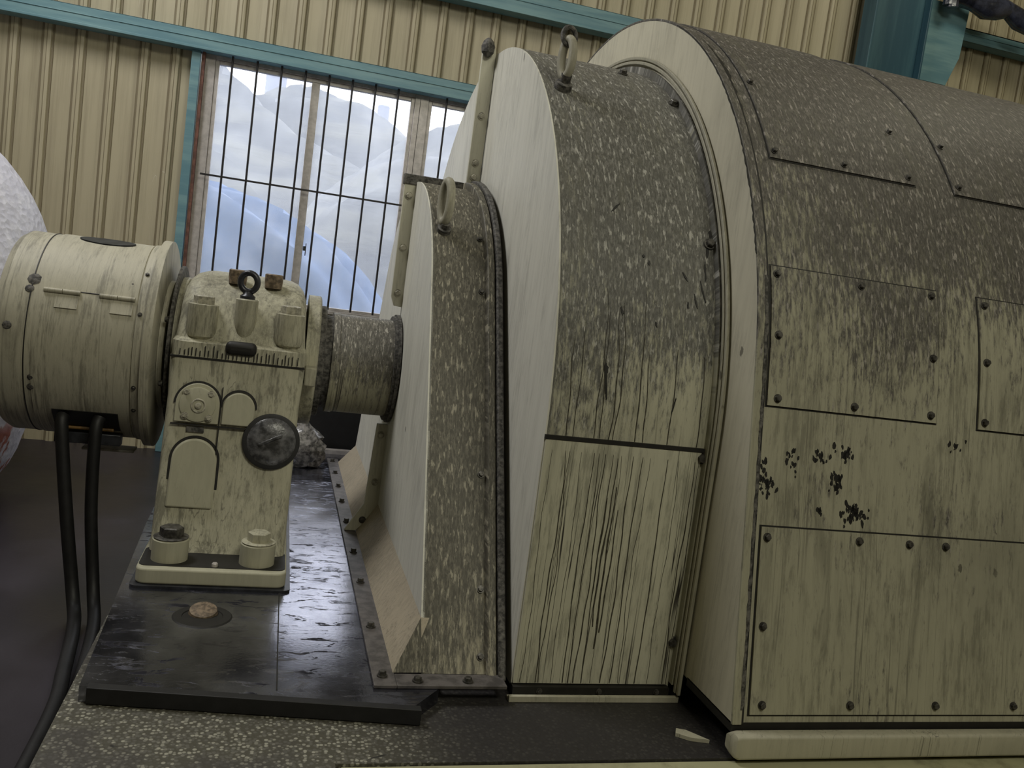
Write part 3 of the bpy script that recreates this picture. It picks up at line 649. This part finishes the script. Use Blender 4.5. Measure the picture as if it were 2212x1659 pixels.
for x, z, l, wd, ti in ((1.455, 1.56, .035, .008, .1), (1.44, 1.48, .05, .005, 0), (1.43, 1.40, .045, .004, -.25), (1.40, 1.37, .03, .004, -.2), (1.37, 1.35, .016, .004, 0), (1.10, 1.66, .035, .005, .9), (1.12, 1.30, .018, .006, -.3),
                         (1.08, 1.05, .06, .006, -.12), (1.075, 1.10, .02, .010, 0), (1.34, 1.0, .03, .003, .2), (1.36, 1.45, .02, .004, -.6), (1.22, 1.48, .012, .005, 0), (1.47, 1.62, .02, .008, 0), (1.20, 1.50, .008, .006, 0), (1.25, 1.27, .012, .004, -.3)):
    smear(P2, c2, x, z, l, wd, ti)
def oil_run(P, parent, x, z1, z0, wd):
    rr = []; k = rnd.uniform(0, 6); a = rnd.uniform(.002, .006)
    for i in range(25):
        z = z1+(z0-z1)*i/24; nn = P.nrm(z); xx = x+a*math.sin(k+z*9)+.4*a*math.sin(k*2+z*31); w_ = wd*(.45+.55*min(1, i/8))*rnd.uniform(.75, 1.15)
        A = P.at(xx-w_, z, .0095 if z < .84 else .0); B = P.at(xx+w_, z, .0095 if z < .84 else .0); rr.append([A, B, B+nn*.0018, A+nn*.0018])
    MB().rings(rr).build('oil_run', 'runoil', parent)
for px, wd in ((1118, .7), (1148, 1.6), (1156, 1.1), (1180, .7), (1203, 1.6), (1216, 1.5), (1230, 1.7), (1243, 1.6), (1262, .6), (1288, 1.9), (1306, 1.6), (1320, .8), (1362, 1.7), (1388, .7), (1420, 1.7), (1431, 1.0)):
    x = .857+(px-1085)/356*.624; top = .842
    oil_run(P2, c2, x, top, -.005, wd*.0011)
    if wd > 1: oil_run(P2, c2, x+rnd.uniform(-.01, .01), rnd.uniform(1.15, 1.38), .862, wd*.0009)
for x, zt, zb, wd in ((1.15, .80, .20, .0022), (1.165, .70, .12, .003), (1.18, .62, .18, .0024), (1.135, .66, .30, .0018)):
    oil_run(P2, c2, x, zt, zb, wd)
# shackle on top
base = P2.at(.965, 2.13); nn = P2.nrm(2.13)
m = MB(); m.lathe(base-nn*.01, nn, [(0, .036), (.035, .034), (.04, .022), (.07, .022)], 18); m.build('lifting_eye_base', 'gunk', c2)
m = MB(); c = base+nn*.03+Vector((-.006, -.01, .085))
m.tube([c+Vector((.014*math.sin(t), -.026*math.sin(t), .072*math.cos(t))) for t in [2*pi*i/30 for i in range(30)]], .017, 12, True); m.build('shackle_link', 'trim', c2)
m = MB(); c = c+Vector((0, .01, .085)); m.tube([c+Vector((.026*math.sin(t), .008*math.cos(t), .036*math.cos(t))) for t in [2*pi*i/26 for i in range(26)]], .010, 10, True); m.build('shackle_ring', 'gunk', c2)

# ---- motor housing
XH, XE = 1.50, 4.6
mh = thing('motor_housing', 'huge arched dust-covered motor housing filling the right side', 'motor housing', (3.0, YC, 0))
rings = []
for x, d in ((XH+.008, -.012), (XH+.012, 0), (3.66, 0), (3.85, -.015), (4.05, -.06), (4.25, -.13), (4.5, -.25), (XE, -.34)):
    rings.append([Vector((x, y, z)) for y, z in PH.off(d).outline(zb=.055)])
MB().rings(rings).build('shell', 'house', mh)
o = PH.outline(zb=.055); MB().rings([[Vector((XH, y, z)) for y, z in o], [Vector((XH+.010, y, z)) for y, z in o]]).build('end_plate', 'houseface', mh)
rg = MB(); ring_solid(rg, PH.off(.006), PH.off(-.004), XH-.002, XH+.032, .055); rg.build('edge_band', 'house', mh, bevel=.002)
rg = MB(); ring_solid(rg, PH.off(.0025), PH.off(-.004), XH+.030, XH+.040, .055); rg.build('band_joint', 'gap', mh)
panels = [('access_panel', 1.548, 2.215, 1.060, 1.515, [(1.57, 1.49), (1.90, 1.492), (2.19, 1.495), (1.575, 1.29), (2.19, 1.28), (1.585, 1.085), (1.88, 1.085), (2.19, 1.085)]),
          ('access_panel', 2.395, 3.05, 1.055, 1.515, [(2.42, 1.49), (2.42, 1.29), (2.42, 1.08), (2.75, 1.49), (2.75, 1.08)]),
          ('access_panel', 1.558, 2.66, .085, .672, [(1.58, .64), (1.93, .645), (2.13, .645), (2.28, .645), (1.585, .36), (1.60, .115), (1.93, .115), (2.27, .115), (2.6, .115)]),
          ('access_panel', 2.675, 3.6, .085, .672, [(2.70, .64), (2.70, .115)]),
          ('top_panel', 1.600, 2.215, 1.905, 2.62, [(1.62, 1.93), (1.91, 1.93), (2.19, 1.93), (2.19, 2.12), (1.62, 2.22)]),
          ('top_panel', 2.395, 3.4, 1.90, 2.62, [(2.42, 1.93), (2.42, 2.10), (2.75, 1.93)])]
for nm, x0, x1, z0, z1, bl in panels:
    g = .0055
    jm = MB(); 
    PH.patch(jm, x0-g, x1+g, z0-g, z1+g, 0, .0012, 40); jo = jm.build('panel_gap', 'gap', mh)
    m = MB(); PH.patch(m, x0, x1, z0, z1, 0, .006, 40); po_ = m.build(nm, 'house', mh)
    for x, z in bl: bolt(po_, PH.at(x, z, .006), PH.nrm(z), .0105, .010)
def ragged(mb, P, x0, zs, wfun, d=.004):
    rr = []
    for z in zs:
        a, b_ = wfun(z); nn = P.nrm(z); A = P.at(x0+a, z, 0); B = P.at(x0+b_, z, 0); rr.append([A, B, B+nn*d, A+nn*d])
    return mb.rings(rr)
rnd = random.Random(21)
zs = [1.55+i*.0125 for i in range(80)]
ragged(MB(), PH, XH, zs, lambda z: (-.004-rnd.uniform(0, .004), .010+.030*math.exp(-((z-2.25)/.26)**2)+rnd.uniform(0, .012))).build('edge_grease', 'gap', mh)
zs = [.10+i*.02 for i in range(70)]
ragged(MB(), PH, XH, zs, lambda z: (.022+rnd.uniform(0, .004), .030+rnd.uniform(0, .008)), .0075).build('edge_grease', 'gunk', mh)
# ridge bolts at the very top
for x in (1.62, 1.78, 2.2, 2.45, 2.65, 3.0): bolt(mh, (x, YC-.1, ZC+1.835), (0, 0, 1), .012, .014)
# base rail
m = MB(); q = 2.235
sec = rrect(q, 2.284, -.042, .040, .012)
m.rings([[Vector((x, y+dy, z)) for y, z in s_] for x, dy, s_ in ((1.496, .015, rrect(q, 2.284, -.025, .022, .01)), (1.503, .004, rrect(q, 2.284, -.037, .034, .012)), (1.515, 0, sec), (4.6, 0, sec))])
m.build('base_rail', 'trim', mh)
MB().b(XH+.0, XE-.1, 2.285, 2.6, .030, .060).build('rail_gap_shade', 'gap', mh)  # near-black strip put in for the shade between rail and housing
MB().b(XH+.0, XE-.1, 5.6, 6.3, CZ, .06).build('rear_rail', 'trim', mh)
# sooty prints on the housing front (grease marks with their own shapes)
rnd = random.Random(5)
for cx, cz, sx, sz, k in ((1.545, .84, .03, .05, 26), (1.575, .80, .03, .035, 22), (1.83, .83, .035, .04, 26), (1.905, .735, .05, .035, 46), (1.66, .90, .03, .05, 14), (1.76, .905, .04, .03, 18), (1.86, .93, .03, .03, 20), (1.77, .735, .012, .012, 6), (2.3, .99, .04, .03, 8), (1.52, 1.5, .012, .05, 10), (1.60, 1.41, .02, .03, 10)):
    m = MB()
    for i in range(k):
        x = rnd.gauss(cx, sx*.5); z = rnd.gauss(cz, sz*.5); r = rnd.uniform(.002, .008)
        b0 = PH.at(x, z, 0); nn = PH.nrm(z); up = Vector((rnd.uniform(-.5, .5), 0, 1)).normalized(); sdv = nn.cross(up).normalized(); up = sdv.cross(nn)
        po_ = [b0+up*math.cos(t)*r*rnd.uniform(.8, 2.2)+sdv*math.sin(t)*r*rnd.uniform(.5, 1.1) for t in [2*pi*j/8 for j in range(8)]]
        m.rings([po_, [p+nn*.0016 for p in po_]])
    m.build('grease_print', 'gap', mh)


# ---- loose items and surroundings
def cable(pts, r): 
    P = []
    for i in range(len(pts)-1):
        for k in range(8):
            t = k/8; p0 = Vector(pts[max(i-1, 0)]); p1 = Vector(pts[i]); p2 = Vector(pts[i+1]); p3 = Vector(pts[min(i+2, len(pts)-1)])
            P.append(.5*((2*p1)+(p2-p0)*t+(2*p0-5*p1+4*p2-p3)*t*t+(3*p1-p0-3*p2+p3)*t**3))
    P.append(Vector(pts[-1])); return MB().tube(P, r, 12)
solo(cable([(-.85, 3.96, .545), (-.843, 3.93, .48), (-.79, 3.90, .114), (-.735, 3.86, -.20), (-.69, 3.70, -.272), (-.635, 3.3, -.272), (-.596, 2.9, -.272), (-.596, 1.9, -.272)], .027), 'power_cable', 'black', 'left one of two black cables hanging from the drum cover', 'cable', (-.84, 3.93, FZ), group='power cables under the drum cover')
solo(cable([(-.71, 3.98, .545), (-.716, 3.95, .47), (-.703, 3.93, .15), (-.66, 3.88, -.18), (-.615, 3.70, -.272), (-.57, 3.3, -.272), (-.535, 2.9, -.272), (-.535, 1.9, -.272)], .026), 'power_cable', 'black', 'right one of two black cables hanging from the drum cover', 'cable', (-.71, 3.93, FZ), group='power cables under the drum cover')
# bulk bag
m = MB(); rg = []; rnd = random.Random(3)
for i, (z, r) in enumerate(((-.30, .80), (-.2, .88), (-.05, .97), (.25, 1.06), (.6, 1.11), (.95, 1.11), (1.2, 1.07), (1.4, 1.0), (1.6, .89), (1.8, .72), (1.95, .46), (2.05, .2))):
    rg.append([Vector((-2.45+r*math.cos(t)*(1+.025*math.sin(5*t+i)), 5.7+r*.8*math.sin(t)*(1+.03*math.sin(4*t+2*i)), z)) for t in [2*pi*k/40 for k in range(40)]])
m.rings(rg); solo(m, 'bulk_bag', 'bag', 'bulging white woven bulk bag behind the left drum cover', 'bag', (-2.45, 5.7, FZ), sub=1)
# dark equipment under the shaft, crumpled plastic
m = MB(); m.b(-.3, .95, 6.32, 6.9, FZ, .42); m.b(.02, .12, 6.35, 6.45, .42, .62)
solo(m, 'machine_crate', 'black', 'black boxy equipment in the shadow beneath the shaft cover', 'equipment', (.3, 6.6, FZ), bevel=.02)
m = MB(); rnd = random.Random(8); rr = []
for i in range(9):
    t = i/8; z = .01+.30*t; R = .14*math.sin(pi*min(1, t*.8+.25))+.02
    rr.append([Vector((.215+R*math.cos(a)*(1+rnd.uniform(-.28, .28)), 5.75+R*.6*math.sin(a)*(1+rnd.uniform(-.25, .25)), z+rnd.uniform(-.012, .012))) for a in [2*pi*k/16 for k in range(16)]])
m.rings(rr); solo(m, 'plastic_bag', 'bagclear', 'crumpled clear plastic bag lying behind the bearing pedestal', 'bag', (.215, 5.75, 0))
# pale sliver added in place of the lit hole in the housing base
m = MB().prism([(0, 0), (.015, .03), (.045, .02), (.10, -.045), (.04, -.03)], (1.375, 2.40, CZ+.001), (1, 0, 0), (0, 1, .0), (0, 0, 1), .012)
solo(m, 'lit_hole_sliver', 'trim', 'pale sliver standing in for the lit hole in the housing base', 'lit hole', (1.37, 2.36, CZ))
